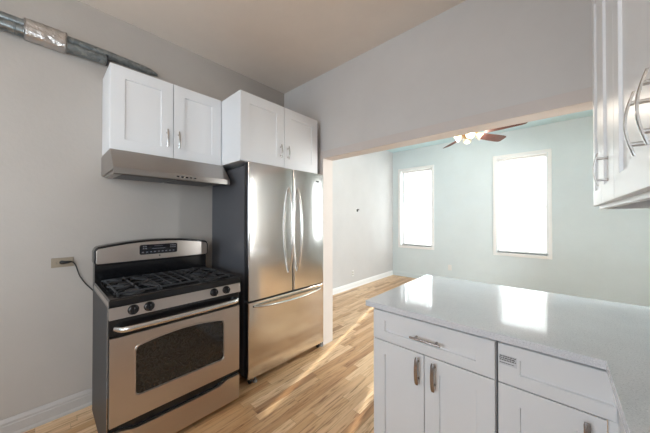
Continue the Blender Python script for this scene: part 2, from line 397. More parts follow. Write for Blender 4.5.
# white mini blinds hanging inside the window recesses
def make_blind(a, b, gl=.098, gr=.068):
    A, B = a + IN, b - IN
    x0, x1, y = A + gl, B - gr, YF + .098
    z0, z1 = WZ0 + IN + .012, WZ1 - IN
    r = root('window_blind', ((A + B) / 2, y, z0), 'x', 'blind', 'white mini blinds in the far windows')
    build('headrail', MB().box((A + .009, y - .018, z1 - .045), (B - .009, y + .018, z1 - .008), .003), M['white_plastic'], r)
    s = MB(); z = z0 + .045; t = math.radians(68); hw = .0125
    while z < z1 - .055:
        pts = []
        for k in range(4):
            q = -hw + k * hw * 2 / 3; bow = .0022 * (1 - (q / hw) ** 2)
            pts.append((y + q * math.cos(t) - bow * math.sin(t), z + q * math.sin(t) + bow * math.cos(t)))
        s.rings([[Vector((x0, p, qz)) for p, qz in pts], [Vector((x1, p, qz)) for p, qz in pts]], cap=False, closed=False)
        z += .0205
    build('slats', s, M['blind'], r, sharp=60)
    build('bottom_rail', MB().box((x0, y - .012, z0), (x1, y + .012, z0 + .018), .003), M['white_plastic'], r)
    build('ladder_cords', MB().tube([(x0 + .12, y - .015, z0 + .01), (x0 + .12, y - .015, z1 - .03)], .0012, 6).tube([(x1 - .12, y - .015, z0 + .01), (x1 - .12, y - .015, z1 - .03)], .0012, 6), M['white_plastic'], r)
    build('tilt_wand', MB().tube([(x0 + .055, y - .03, z1 - .03), (x0 + .055, y - .032, z1 - .62)], .0045, 6), M['plastic_grey'], r)
    return r
bl = make_blind(*WIN[0]); bl['label'] = 'closed white mini blind in the left far window nearest the white side wall'
bl = make_blind(*WIN[1], .012, .012); bl['label'] = ('closed white mini blind in the far window right of the ceiling fan')

# unseen rear window, added to frame the kitchen fill light
r = root('window_4', ((RX0 + RX1) / 2, YK, RZ0), 'added kitchen fill window, unseen behind the camera', 'window', None, 'structure')
f = MB(); f.box((RX0, YK - .1, RZ0), (RX0 + .05, YK - .04, RZ1)).box((RX1 - .05, YK - .1, RZ0), (RX1, YK - .04, RZ1)).box((RX0 + .05, YK - .1, RZ0), (RX1 - .05, YK - .04, RZ0 + .05)).box((RX0 + .05, YK - .1, RZ1 - .05), (RX1 - .05, YK - .04, RZ1)).box((1.48, YK - .09, RZ0 + .05), (1.52, YK - .05, RZ1 - .05))
so = build('window_frame', f, M['trim'], r)
build('pane', MB().box((RX0 + .05, YK - .073, RZ0 + .05), (1.479, YK - .067, RZ1 - .05)).box((1.521, YK - .073, RZ0 + .05), (RX1 - .05, YK - .067, RZ1 - .05)), M['pane'], so)

# globe lamp added as kitchen fill light, unseen behind the camera
lp = root('fill_lamp', (2.1, -1.2, H), 'added round white globe fill lamp, unseen behind the camera', 'lamp')
build('fill_lamp_base', MB().lathe([(.06, 0), (.06, -.02), (.03, -.035), (.008, -.04), (.008, -.42), (.03, -.425), (.03, -.45)], (2.1, -1.2, H)), M['white_plastic'], lp)
GR = .15
build('fill_lamp_globe', MB().lathe([(GR * math.sin(k / 16 * PI) if 0 < k < 16 else .004, -.449 - GR + GR * math.cos(k / 16 * PI)) for k in range(17)], (2.1, -1.2, H)), M['fill_globe'], lp)
so = tag(bpy.data.objects.new('window_5', None), 'added kitchen side fill window, unseen behind the camera', 'window', None, 'structure'); COL.objects.link(so); so.location = (XR, (SY0 + SY1) / 2, .95); ROOTS[so.name] = so.location.copy()  # unseen window added around the side fill light
f = MB(); f.box((XR + .05, SY0, .95), (XR + .11, SY0 + .05, 2.25)).box((XR + .05, SY1 - .05, .95), (XR + .11, SY1, 2.25)).box((XR + .05, SY0 + .05, .95), (XR + .11, SY1 - .05, 1.0)).box((XR + .05, SY0 + .05, 2.2), (XR + .11, SY1 - .05, 2.25))
fo_ = build('window_frame', f, M['trim'], so)
s6 = tag(bpy.data.objects.new('window_6', None), 'added side fill window of the far room, out of the picture', 'window', None, 'structure'); COL.objects.link(s6); s6.location = (XE, (LY0 + LY1) / 2, .75); ROOTS[s6.name] = s6.location.copy()  # unseen window added for the far room fill light
f = MB()
for ya in (LY0, (LY0 + LY1) / 2 - .03, LY1 - .06): f.box((XE + .04, ya, .75), (XE + .10, ya + .06, 2.45))
for za in (.75, 2.39): f.box((XE + .041, LY0 + .06, za), (XE + .099, LY1 - .06, za + .06))
f6 = build('window_frame', f, M['trim'], s6); build('pane', MB().box((XE + .066, LY0 + .06, .81), (XE + .072, (LY0 + LY1) / 2 - .03, 2.39)).box((XE + .066, (LY0 + LY1) / 2 + .03, .81), (XE + .072, LY1 - .06, 2.39)), M['pane'], f6)
build('pane', MB().box((XR + .078, SY0 + .05, 1.0), (XR + .084, SY1 - .05, 2.2)), M['pane'], fo_)

# ------------------------------------------------------------------ cabinet helpers
AX = {'left': (lambda P, u, v, n: Vector((P + n, u, v))),      # faces +x, u = y
      'pen': (lambda P, u, v, n: Vector((u, P - n, v))),       # faces -y, u = x
      'right': (lambda P, u, v, n: Vector((P - n, u, v)))}     # faces -x, u = y
def shaker(ax, P, u0, u1, v0, v1, stile=.07, rail=None, t=.019, rec=.008, ch=.003, stile_end=None):
    """shaker door or drawer front whose back lies at plane P and face at P + t"""
    fn = AX[ax]; rail = rail or stile; mb = MB(); e = .0015
    se = stile if stile_end is None else stile_end
    def rg(du, dv, n):
        dw = du if du < stile else du - stile + se
        return [fn(P, u0 + du, v0 + dv, n), fn(P, u1 - dw, v0 + dv, n), fn(P, u1 - dw, v1 - dv, n), fn(P, u0 + du, v1 - dv, n)]
    mb.rings([rg(0, 0, 0), rg(0, 0, t - e), rg(e, e, t), rg(stile, rail, t), rg(stile + ch, rail + ch, t - rec)])
    return mb
def pull(ax, P, u, v0, v1, horiz=False, proj=.032, bow=.010, wid=.0055, thk=.0035):
    """arched bar pull on two posts, standing on plane P"""
    fn = AX[ax]; mb = MB()
    def q(s, c, n): return fn(P, s, c, n) if horiz else fn(P, c, s, n)
    n = 14; R = []
    for i in range(n + 1):
        f = i / n; s = v0 + (v1 - v0) * f
        h = proj - bow + bow * math.sin(PI * f)
        end = .75 if i in (0, n) else 1
        R.append([q(s, u - wid * end, h - thk * end), q(s, u + wid * end, h - thk * end), q(s, u + wid * end, h + thk * .4), q(s, u + wid * .6 * end, h + thk), q(s, u - wid * .6 * end, h + thk), q(s, u - wid * end, h + thk * .4)])
    mb.rings(R)
    for f in (.18, .82):
        s = v0 + (v1 - v0) * f; h = proj - bow + bow * math.sin(PI * f)
        mb.tube([q(s, u, 0.0005), q(s, u, .003), q(s, u, .0035), q(s, u, h)], [.006, .006, .0042, .0042], 10)
    return mb
def carcass(lo, hi, face_axis, mb=None):
    return (mb or MB()).box(lo, hi, .0015, 1)

def bar_pull(ax, P, u, v0, v1, proj=.030):
    fn = AX[ax]; mb = MB(); q = lambda s_, n: fn(P, s_, u, n)
    mb.tube([q(v0, proj), q(v0 + .003, proj), q(v1 - .003, proj), q(v1, proj)], [.0045, .0056, .0056, .0045], 12)
    for f in (.17, .83): mb.tube([q(v0 + (v1 - v0) * f, .0005), q(v0 + (v1 - v0) * f, proj)], .005, 10)
    return mb

# ------------------------------------------------------------------ left wall upper cabinets
def upper(name, x0, xf, y0, ys, y1, z0, z1, hs, label, stile=.08):
    r = root(name, (x0, (y0 + y1) / 2, z0), label, 'cabinet')
    t = .019
    build('cabinet_body', carcass((x0, y0, z0), (xf - t - .001, y1, z1), 'x'), M['cab'], r)
    for (a, b), hy, (hz0, hz1) in (((y0 + .001, ys - .0025), hs[0][0], hs[0][1]), ((ys + .0025, y1 - .001), hs[1][0], hs[1][1])):
        d = build('door', shaker('left', xf - t, a, b, z0 + .002, z1 - .002, stile), M['cab'], r)
        build('handle', pull('left', xf, hy, hz0, hz1, wid=.006), M['nickel'], d)
    return r
upper('upper_cabinet', .004, .332, .306, .694, 1.081, 1.842, 2.432, [(.650, (1.925, 2.060)), (.730, (1.925, 2.060))],
      'white two door shaker wall cabinet above the range hood')
upper('upper_cabinet', .004, .652, 1.086, 1.541, 1.995, 1.848, 2.428, [(1.495, (1.935, 2.060)), (1.583, (1.935, 2.060))],
      'deep white two door shaker wall cabinet above the refrigerator', .085)

# ------------------------------------------------------------------ range hood
hy0, hy1 = .302, 1.078
hd = root('range_hood', (.01, (hy0 + hy1) / 2, 1.655), 'low stainless range hood under the left wall cabinet, above the stove', 'range hood')
prof = [(.004, 1.690), (.004, 1.838), (.372, 1.838), (.497, 1.704), (.500, 1.700), (.500, 1.660), (.494, 1.655), (.485, 1.658), (.485, 1.690)]
build('hood_shell', MB().prism(prof, hy0, hy1, lambda u, v, w: Vector((u, w, v))), M['steel_hood'], hd, sharp=20)
pn = MB(); pn.rings([[Vector(p) for p in q] for q in (
    [(.02, hy0 + .012, 1.680), (.484, hy0 + .012, 1.664), (.484, hy1 - .012, 1.664), (.02, hy1 - .012, 1.680)],
    [(.02, hy0 + .012, 1.6895), (.484, hy0 + .012, 1.6895), (.484, hy1 - .012, 1.6895), (.02, hy1 - .012, 1.6895)])])
build('underside_panel', pn, M['steel_hood'], hd)
for ya in (hy0 + .06, (hy0 + hy1) / 2 + .01):
    fl = MB(); yb = ya + .315
    fl.rings([[Vector(p) for p in q] for q in (
        [(.08, ya, 1.6735), (.44, ya, 1.661), (.44, yb, 1.661), (.08, yb, 1.6735)],
        [(.08, ya, 1.6775), (.44, ya, 1.665), (.44, yb, 1.665), (.08, yb, 1.6775)])])
    build('grease_filter', fl, M['filter'], hd)
for k in range(5):
    y = .665 + k * .030
    build('switch_button', MB().box((.499, y, 1.676), (.504, y + .017, 1.684), .001, 1), M['knob'], hd)

# ------------------------------------------------------------------ ducts above the left cabinet
dp = root('vent_duct', (.06, -.5, 2.50), 'long grey metal vent duct along the wall, wrapped in foil tape', 'duct')
rv = MB(); rv.tube([(.035, -2.25, 2.618), (.035, .30, 2.618), (.035, .56, 2.607), (.035, .61, 2.604), (.035, .66, 2.598)], [.030, .030, .028, .025, .008], 20)
build('upper_pipe', rv, M['galv'], dp)
lw = MB(); P0, P1, rr = Vector((.062, -2.25, 2.560)), Vector((.062, .318, 2.560)), .034
lw.tube([P0, (.062, -.09, 2.560), (.062, -.088, 2.560), P1], rr, 24)
for y in (-.12, .308): lw.lathe([(rr, -.004), (rr + .003, -.002), (rr + .003, .002), (rr, .004)], (.062, y, 2.560), (0, 1, 0), 24)
build('lower_pipe', lw, M['galv'], dp)
build('pipe_end', MB().lathe([(rr - .004, 0), (rr + .004, .001), (rr + .004, .010), (rr - .002, .012)], (.062, .317, 2.560), (0, 1, 0), 24), M['duct_inside'], dp)
fo = MB(); R = []
for k, y in enumerate([-.082 + i * .012 for i in range(17)]):
    ring = []
    for a in range(28):
        th = a / 28 * 2 * PI
        cc, ss = math.cos(th), math.sin(th); x = .052 + .052 * math.copysign(abs(cc) ** .55, cc); z = 2.584 + .062 * math.copysign(abs(ss) ** .8, ss)
        j = random.uniform(-.0022, .0032)
        ring.append(Vector((max(.003, x + j), y, z + j)))
    R.append(ring)
fo.rings(R); build('foil_tape', fo, M['foil'], dp, sharp=180)

# ------------------------------------------------------------------ refrigerator
fy0, fym, fy1 = 1.134, 1.614, 2.044
FX, FB = .70, .628
fr = root('refrigerator', (.35, 1.589, 0), 'stainless french door refrigerator with a bottom freezer drawer, right of the stove', 'refrigerator')
bd = MB(); bd.box((.025, fy0 + .004, .055), (FB, fy1 - .004, 1.812), .004)
build('refrigerator_body', bd, M['fridge_side'], fr)
def fdoor(y0, y1, z0, z1, bulge):
    mb = MB(); rad = .016; pts = []; w_ = y1 - y0
    n = 14
    pts.append((FB + .014, y0)); 
    for k in range(5):
        a = k / 4 * PI / 2; pts.append((FX - rad + rad * math.sin(a), y0 + rad - rad * math.cos(a)))
    for k in range(1, n):
        f = k / n; pts.append((FX + bulge * (1 - (2 * f - 1) ** 2), y0 + rad + (w_ - 2 * rad) * f))
    for k in range(5):
        a = (1 - k / 4) * PI / 2; pts.append((FX - rad + rad * math.sin(a), y1 - rad + rad * math.cos(a)))
    pts.append((FB + .014, y1))
    yc = (y0 + y1) / 2; e = .004
    def rg(z, s): return [Vector((FB + .014 + (x - FB - .014) * (1 - s / (FX - FB)), yc + (y - yc) * (1 - s / w_ * 2), z)) for x, y in pts]
    mb.rings([rg(z0, e), rg(z0 + e, 0), rg(z1 - e, 0), rg(z1, e)])
    return mb
sl = lambda n, c: 0 if (n.x > .25 or (abs(n.z) > .5 and c.x > FX - .05)) else 1
def bow_handle(p, q, out, r=.011, n=22):
    p, q = Vector(p), Vector(q); pts = []; rad = []
    for i in range(n + 1):
        f = i / n; b = math.sin(PI * f) ** .62
        pts.append(p.lerp(q, f) + Vector((out * b, 0, 0))); rad.append(r * (.72 + .28 * math.sin(PI * f)))
    return MB().tube(pts, rad, 12, flat=(1.0, 1.25))
for (a, b), hy in (((fy0, fym - .003), 1.556), ((fym + .003, fy1), 1.664)):
    d = build('door', fdoor(a, b, .690, 1.840, .006), [M['steel_v'], M['gasket']], fr, slot=sl)
    hh = bow_handle((FX + .004, hy, .865), (FX + .004, hy, 1.66), .062)
    build('handle', hh, M['handle_steel'], d)
build('door_gasket', MB().box((FB, fy0 + .01, .70), (FB + .013, fy1 - .01, 1.81)).box((FB, fy0 + .01, .075), (FB + .013, fy1 - .01, .668)), M['gasket'], fr)
d = build('freezer_drawer', fdoor(fy0, fy1, .052, .676, .006), [M['steel_v'], M['gasket']], fr, slot=sl)
p = []; rad = []
for i in range(25):
    f = i / 24; p.append((FX + .006 + .058 * math.sin(PI * f) ** .6, 1.185 + .80 * f, .640 - .012 * math.sin(PI * f))); rad.append(.011 * (.7 + .3 * math.sin(PI * f)))
build('handle', MB().tube(p, rad, 12, flat=(1.15, 1)), M['handle_steel'], d)
for y in (fy0 + .05, fy1 - .05):
    build('hinge_cover', MB().box((FB - .06, y - .03, 1.812), (FX - .015, y + .03, 1.830), .004), M['gasket'], fr)
bdg = MB()
for k in range(8): bdg.box((FX + .0035, 1.914 + k * .0065, 1.748), (FX + .006, 1.914 + k * .0065 + .0045, 1.762), .0006, 1)
build('badge', bdg, M['print_dark'], fr, label='small dark maker badge on the right door')
for y in (fy0 + .035, fy1 - .06):
    build('front_roller', MB().lathe([(.018, -.010), (.022, -.008), (.022, .008), (.018, .010)], (.665, y, .0225), (0, 1, 0), 20), M['rubber'], fr)
    build('levelling_foot', MB().lathe([(.019, .001), (.019, .011), (.008, .014), (.008, .057)], (.675, y + .045, 0), (0, 0, 1), 16), M['plastic_grey'], fr)
build('toe_grille', MB().box((.56, fy0 + .02, .028), (.622, fy1 - .02, .055), .002), M['gasket'], fr)
for y in (fy0 + .06, fy1 - .06):
    build('rear_roller', MB().lathe([(.024, -.010), (.0275, -.008), (.0275, .008), (.024, .010)], (.09, y, .028), (0, 1, 0), 16), M['rubber'], fr)

# ------------------------------------------------------------------ gas stove
s0, s1, SX = .243, 1.004, .80
st = root('gas_stove', (.45, (s0 + s1) / 2, 0), 'freestanding stainless gas stove with black cooktop, left of the refrigerator', 'stove')
bd = MB(); bd.box((.13, s0 + .003, .02), (.735, s1 - .003, .884), .003)
bd.tube([(.20, s0 + .06, 0), (.20, s0 + .06, .03)], .014, 10).tube([(.20, s1 - .06, 0), (.20, s1 - .06, .03)], .014, 10).tube([(.66, s0 + .06, 0), (.66, s0 + .06, .03)], .014, 10).tube([(.66, s1 - .06, 0), (.66, s1 - .06, .03)], .014, 10)
build('stove_body', bd, M['stove_side'], st)
build('front_frame', MB().box((.735, s0, .03), (.776, s1, .884), .003), M['black'], st)
# cooktop: raised rim with a sunken well
ct = MB(); zt = .935
def rc(x0, x1, y0, y1, z): return [Vector((x0, y0, z)), Vector((x1, y0, z)), Vector((x1, y1, z)), Vector((x0, y1, z))]
ct.rings([rc(.225, .790, s0, s1, .885), rc(.225, .802, s0, s1, .897), rc(.225, .803, s0, s1, zt - .008), rc(.228, .795, s0 + .004, s1 - .004, zt),
          rc(.235, .755, s0 + .028, s1 - .028, zt), rc(.245, .740, s0 + .038, s1 - .038, zt - .020)])
build('cooktop', ct, M['black'], st, sharp=30)
# side trims, silver line on the rim
build('side_trim', MB().box((.24, s0 - .0015, .898), (.785, s0 + .001, .925), .0005, 1), M['nickel'], st)
# control panel (slightly tilted steel strip)
cp = MB().rings([[Vector((.777, s0 + .001, .826)), Vector((.806, s0 + .001, .826)), Vector((.800, s0 + .001, .890)), Vector((.777, s0 + .001, .884))],
                 [Vector((.777, s1 - .001, .826)), Vector((.806, s1 - .001, .826)), Vector((.800, s1 - .001, .890)), Vector((.777, s1 - .001, .884))]])
build('control_panel', cp, M['steel_h'], st)
for y in (.349, .425, .805, .893):
    o = Vector((.8035, y, .861)); ax = Vector((1, 0, .09)).normalized()
    k = MB().lathe([(.027, 0), (.027, .004), (.0235, .006), (.021, .022), (.019, .025), (.002, .026)], o, ax, 24)
    k.box(o + Vector((.020, -.005, -.020)), o + Vector((.034, .005, .020)), .002)
    kb = build('knob', k, M['knob'], st)
    build('knob_mark', MB().box(o + Vector((.0335, -.001, .010)), o + Vector((.0348, .001, .019)), .0003, 1), M['print'], kb)
# vent strip below the panel
build('vent_strip', MB().box((.777, s0 + .002, .728), (.790, s1 - .002, .825), .002), M['black'], st)
vs = MB()
for k in range(9): vs.box((.7895, .52 + k * .026, .812), (.7915, .52 + k * .026 + .016, .817), .0004, 1)
build('vent_slots', vs, M['gasket'], st)
# oven door
WY0, WY1 = .358, .884
od = MB()
def arc_top(y, lo, hi):  # window top, an arc rising to the middle
    f = (y - WY0) / (WY1 - WY0); return lo + (hi - lo) * math.sin(PI * f) ** .8
def win_poly(inset=0, n=72):
    P = []; r_ = .022
    y0, y1, z0 = WY0 + inset, WY1 - inset, .366 + inset
    for k in range(5):
        a = PI + k / 4 * PI / 2; P.append((y0 + r_ + r_ * math.cos(a), z0 + r_ + r_ * math.sin(a)))
    for k in range(5):
        a = 1.5 * PI + k / 4 * PI / 2; P.append((y1 - r_ + r_ * math.cos(a), z0 + r_ + r_ * math.sin(a)))
    for k in range(n + 1):
        f = k / n; y = y1 - (y1 - y0) * f
        z = .648 + .030 * (1 - (2 * f - 1) ** 2) - inset
        e = min(f, 1 - f) * (y1 - y0)
        if e < r_: z -= r_ - math.sqrt(max(0, r_ ** 2 - (r_ - e) ** 2))
        P.append((y, z))
    return P
IP = win_poly(0)
cy_, cz_ = (WY0 + WY1) / 2, .51
D0, D1 = .246, .724
def outer_of(p, sx=.004):
    y, z = p; dy, dz = y - cy_, z - cz_
    t = 1e9
    if dy > 0: t = min(t, (s1 - sx - cy_) / dy)
    if dy < 0: t = min(t, (s0 + sx - cy_) / dy)
    if dz > 0: t = min(t, (D1 - cz_) / dz)
    if dz < 0: t = min(t, (D0 - cz_) / dz)
    return (cy_ + dy * t, cz_ + dz * t)
OPo = [outer_of(q) for q in IP]
def snap(P, sx=.004):
    P = [list(q) for q in P]
    for cy2, cz2 in ((s0 + sx, D0), (s1 - sx, D0), (s1 - sx, D1), (s0 + sx, D1)):
        j = min(range(len(P)), key=lambda i: (P[i][0] - cy2) ** 2 + (P[i][1] - cz2) ** 2); P[j] = [cy2, cz2]
    return P
OPo = snap(OPo)
V = lambda x, P: [Vector((x, y, z)) for y, z in P]
od.rings([V(.777, OPo), V(.797, OPo), V(.800, [(cy_ + (y - cy_) * .994, cz_ + (z - cz_) * .99) for y, z in OPo]), V(.801, IP), V(.797, win_poly(.006)), V(.782, win_poly(.006))], cap=False)
dr = build('oven_door', od, M['steel_h'], st)
build('oven_window', MB().rings([V(.783, win_poly(.0055)), V(.7935, win_poly(.0055))]), M['oven_glass'], dr)
build('window_bezel', MB().rings([V(.8005, win_poly(-.004)), V(.8045, win_poly(-.002)), V(.8045, win_poly(.003)), V(.799, win_poly(.005)), V(.7995, win_poly(.0)), V(.8005, win_poly(-.004))], cap=False), M['steel_h'], dr)
p = []; rad = []
for i in range(31):
    f = i / 30; e = min(f, 1 - f)
    out = .046 * min(1, math.sin(min(1, e / .05) * PI / 2)) + .012 * math.sin(PI * f)
    p.append((.792 + out, .272 + .712 * f, .772 - .0)); rad.append(.0135)
build('handle', MB().tube(p, rad, 14, flat=(1.15, .85)), M['handle_steel'], dr)
# drawer with a scooped top edge
dw = MB(); n = 30; top = []
for i in range(n + 1):
    f = i / n; y = s0 + .004 + (s1 - s0 - .008) * f
    g = max(0, min(1, (f - .06) / .10)) * max(0, min(1, (.88 - f) / .08)); g = g * g * (3 - 2 * g)
    top.append((y, .212 - .020 * g - .006 * g * math.sin(PI * f)))
poly = [(s0 + .004, .035), (s1 - .004, .035)] + list(reversed(top))
dw.rings([V(.778, poly), V(.797, poly), V(.801, [((s0 + s1) / 2 + (y - (s0 + s1) / 2) * .996, .12 + (z - .12) * .97) for y, z in poly])])
build('storage_drawer', dw, M['steel_h'], st)
build('kick_panel', MB().box((.70, s0 + .02, .006), (.735, s1 - .02, .03)), M['black'], st)
# backguard
def arcz(y, lo, hi): f = (y - s0) / (s1 - s0); return lo + (hi - lo) * (1 - (2 * f - 1) ** 2)
def head_poly(inset, z0, zlo, zhi, r_=.03, n=72):
    y0, y1 = s0 - .004 + inset, s1 + .003 - inset; P = []
    z0 += inset
    for a0, yy in ((PI, y0 + r_), (1.5 * PI, y1 - r_)):
        for k in range(5):
            a = a0 + k / 4 * PI / 2; P.append((yy + r_ * math.cos(a), z0 + r_ + r_ * math.sin(a)))
    for k in range(n + 1):
        f = k / n; y = y1 - (y1 - y0) * f; z = zlo + (zhi - zlo) * (1 - (2 * f - 1) ** 2) - inset
        e = min(f, 1 - f) * (y1 - y0)
        if e < r_: z -= r_ - math.sqrt(max(0, r_ ** 2 - (r_ - e) ** 2))
        P.append((y, z))
    return P
bg = MB()
bg.box((.13, s0 + .002, .884), (.222, s1 - .008, 1.06), .004)
bg.rings([V(.13, head_poly(.004, 1.045, 1.172, 1.212)), V(.135, head_poly(0, 1.045, 1.172, 1.212)), V(.232, head_poly(0, 1.045, 1.172, 1.212)), V(.240, head_poly(.006, 1.045, 1.172, 1.212))])
bgo = build('backguard', bg, M['black'], st, sharp=50)
tilt = lambda P, dx: [Vector((.2405 + dx, y, z)) for y, z in P]
build('backguard_face', MB().rings([tilt(head_poly(.012, 1.046, 1.170, 1.208, .012), -.001), tilt(head_poly(.012, 1.046, 1.170, 1.208, .012), .0015), tilt(head_poly(.014, 1.046, 1.170, 1.208, .012), .0025)]), M['steel_h'], bgo)
dpn = MB(); Y0, Y1, Z0, Z1 = .495, .752, 1.098, 1.172
def rr_poly(y0, y1, z0, z1, r_, k=5):
    P = []
    for a0, yy, zz in ((PI, y0 + r_, z0 + r_), (1.5 * PI, y1 - r_, z0 + r_), (0, y1 - r_, z1 - r_), (.5 * PI, y0 + r_, z1 - r_)):
        for i in range(k): a = a0 + i / (k - 1) * PI / 2; P.append((yy + r_ * math.cos(a), zz + r_ * math.sin(a)))
    return P
build('clock_panel', dpn.rings([V(.2425, rr_poly(Y0, Y1, Z0, Z1, .012)), V(.2455, rr_poly(Y0, Y1, Z0, Z1, .012)), V(.2465, rr_poly(Y0 + .002, Y1 - .002, Z0 + .002, Z1 - .002, .010))]), M['display'], bgo)
bt = MB()
for yy in (.515, .530, .700, .715, .730):
    for zz in (1.140, 1.155): bt.box((.2463, yy, zz), (.2470, yy + .010, zz + .006))
for k in range(9): bt.box((.2463, .510 + k * .026, 1.112), (.2470, .510 + k * .026 + .013, 1.119))
bt.box((.2463, .575, 1.138), (.2470, .665, 1.141)).box((.2463, .590, 1.158), (.2470, .650, 1.160))
build('buttons', bt, M['print'], bgo)
build('maker_badge', MB().lathe([(.006, 0), (.006, .002), (.004, .003)], (.243, .627, 1.083), (1, 0, 0), 16), M['print_dark'], bgo)
# burners and grates
BZ = .9155
for bx, by, br in ((.62, .385, .046), (.62, .865, .050), (.36, .385, .038), (.36, .865, .034), (.49, .624, .040)):
    bnr = build('burner', MB().lathe([(br + .012, 0), (br + .012, .003), (br * .8, .005), (br * .8, .011), (br * .95, .012), (br * .95, .014), (.01, .0145)], (bx, by, BZ), (0, 0, 1), 28), M['burner'], st)
    build('burner_cap', MB().lathe([(br * .82, 0), (br * .84, .003), (br * .8, .0055), (.01, .0065)], (bx, by, BZ + .0147), (0, 0, 1), 28), M['black_matte'], bnr)
def bar(mb, p, q, w_=.0055, h=.006):
    p, q = Vector(p), Vector(q); mb.tube([p, q], w_, 6, flat=(1.15, .9)); return mb
def grate(y0, y1, kind):
    g = MB(); x0, x1, z = .262, .722, .949
    for a, b_ in (((x0, y0, z - .004), (x1, y0, z - .004)), ((x0, y1, z - .004), (x1, y1, z - .004)), ((x0, y0, z - .004), (x0, y1, z - .004)), ((x1, y0, z - .004), (x1, y1, z - .004))): bar(g, a, b_)
    xm = (x0 + x1) / 2; ym = (y0 + y1) / 2
    for cx2, cy2 in ((x0, y0), (x0, y1), (x1, y0), (x1, y1), (xm, y0), (xm, y1)): g.tube([(cx2, cy2, BZ), (cx2, cy2, z - .004)], .006, 8)
    if kind == 'side':
        bar(g, (xm, y0, z - .003), (xm, y1, z - .003))
        for cx2 in ((x0 + xm) / 2, (x1 + xm) / 2):
            for a in range(4):
                th = a * PI / 2
                ex, ey = cx2 + math.cos(th) * ((xm - x0) / 2), ym + math.sin(th) * ((y1 - y0) / 2)
                ix, iy = cx2 + math.cos(th) * .024, ym + math.sin(th) * .024
                g.tube([(ex, ey, z - .004), (ex + (ix - ex) * .25, ey + (iy - ey) * .25, z + .004), (ix, iy, z + .004)], .0055, 6, flat=(1.2, .9))
            for sx in (-1, 1):
                for sy in (-1, 1):
                    g.tube([(cx2 + sx * .105, ym + sy * .115, z - .004), (cx2 + sx * .075, ym + sy * .085, z + .004), (cx2 + sx * .035, ym + sy * .045, z + .004)], .005, 6)
    else:
        for k in range(1, 4):
            yy = y0 + (y1 - y0) * k / 4; g.tube([(x0, yy, z - .004), (x0 + .03, yy, z + .004), (x1 - .03, yy, z + .004), (x1, yy, z - .004)], .0055, 6)
        for k in range(1, 5): bar(g, (x0 + (x1 - x0) * k / 5, y0, z), (x0 + (x1 - x0) * k / 5, y1, z))
    return g
build('grate', grate(.292, .492, 'side'), M['black_matte'], st)
build('grate', grate(.508, .742, 'mid'), M['black_matte'], st)
build('grate', grate(.758, .958, 'side'), M['black_matte'], st)

# ------------------------------------------------------------------ outlet, plug and cord left of the stove
ol = root('wall_outlet', (0, .10, 1.03), 'beige sideways outlet plate on the wall left of the stove', 'outlet')
build('cover_plate', MB().box((.0005, .044, 1.032), (.006, .156, 1.098), .002), M['plate'], ol)
for y in (.073, .127):
    sk = build('socket', MB().lathe([(.0165, 0), (.0165, .0015), (.015, .002)], (.0061, y, 1.065), (1, 0, 0), 20), M['plate'], ol)
    build('slots', MB().box((.0078, y - .007, 1.070), (.0084, y + .001, 1.072)).box((.0078, y - .007, 1.058), (.0084, y + .001, 1.060)), M['slot'], sk)
cd = root('power_cord', (.02, .16, .85), 'black power cord plugged into the beige outlet, hanging behind the stove', 'cord')
pl = MB().tube([(.0086, .096, 1.066), (.020, .097, 1.066), (.030, .106, 1.067), (.033, .125, 1.068), (.031, .139, 1.068)], [.013, .013, .011, .008, .005], 12)
build('plug', pl, M['rubber'], cd)
pts = [(.031, .139, 1.068), (.031, .150, 1.064), (.030, .160, 1.050), (.028, .168, 1.028), (.026, .176, .995), (.025, .185, .962), (.025, .202, .925), (.026, .222, .890), (.030, .243, .862), (.036, .262, .835), (.045, .285, .78), (.055, .32, .70)]
build('cable', MB().tube(pts, .0036, 8), M['rubber'], cd)

# ------------------------------------------------------------------ peninsula base cabinets
PY = 1.250          # face of the doors
def base_unit(x0, x1, label):
    r = root('base_cabinet', ((x0 + x1) / 2, 1.56, 0), label, 'cabinet')
    b = MB(); b.box((x0, PY + .0205, .10), (x1, 1.86, .8835), .0015, 1); b.box((x0 + .002, PY + .08, 0), (x1 - .002, 1.85, .0995), .001, 1)
    build('cabinet_body', b, M['cab'], r); return r
u1 = base_unit(1.803, 2.380, 'white base cabinet with one handled drawer over two doors, at the counter end')
d = build('drawer', shaker('pen', PY + .019, 1.805, 2.377, .713, .868, .068, .048), M['cab'], u1)
build('handle', bar_pull('pen', PY, .789, 2.026, 2.172), M['bronze'], d)
d = build('door', shaker('pen', PY + .019, 1.805, 2.0855, .118, .708, .068), M['cab'], u1)
build('handle', pull('pen', PY, 2.058, .565, .695, wid=.0085), M['bronze'], d)
d = build('door', shaker('pen', PY + .019, 2.0885, 2.377, .118, .708, .068), M['cab'], u1)
build('handle', pull('pen', PY, 2.135, .565, .695, wid=.0085), M['bronze'], d)
u2 = base_unit(2.386, 2.690, 'white base cabinet in the counter corner, drawer front with a small printed sticker')
d = build('drawer', shaker('pen', PY + .019, 2.388, 2.711, .713, .868, .070, .048, stile_end=.006), M['cab'], u2)
sk = MB(); sk.box((2.391, PY - .0006, .786), (2.450, PY - .0001, .826))
so = build('sticker', sk, M['sticker'], d)
tx = MB()
for z, h_, a, b_ in ((.8185, .004, .003, .056), (.8105, .005, .002, .054), (.8035, .004, .003, .057), (.7925, .003, .003, .050)):
    x = a
    while x < b_:
        w_ = random.uniform(.003, .009); w_ = min(w_, b_ - x)
        tx.box((2.391 + x, PY - .0010, z), (2.391 + x + w_, PY - .0007, z + h_)); x += w_ + .0016
build('sticker_print', tx, M['print_dark'], so)
d = build('door', shaker('pen', PY + .019, 2.388, 2.688, .118, .708, .070), M['cab'], u2)
build('handle', pull('pen', PY, 2.640, .555, .690, wid=.0085), M['bronze'], d)
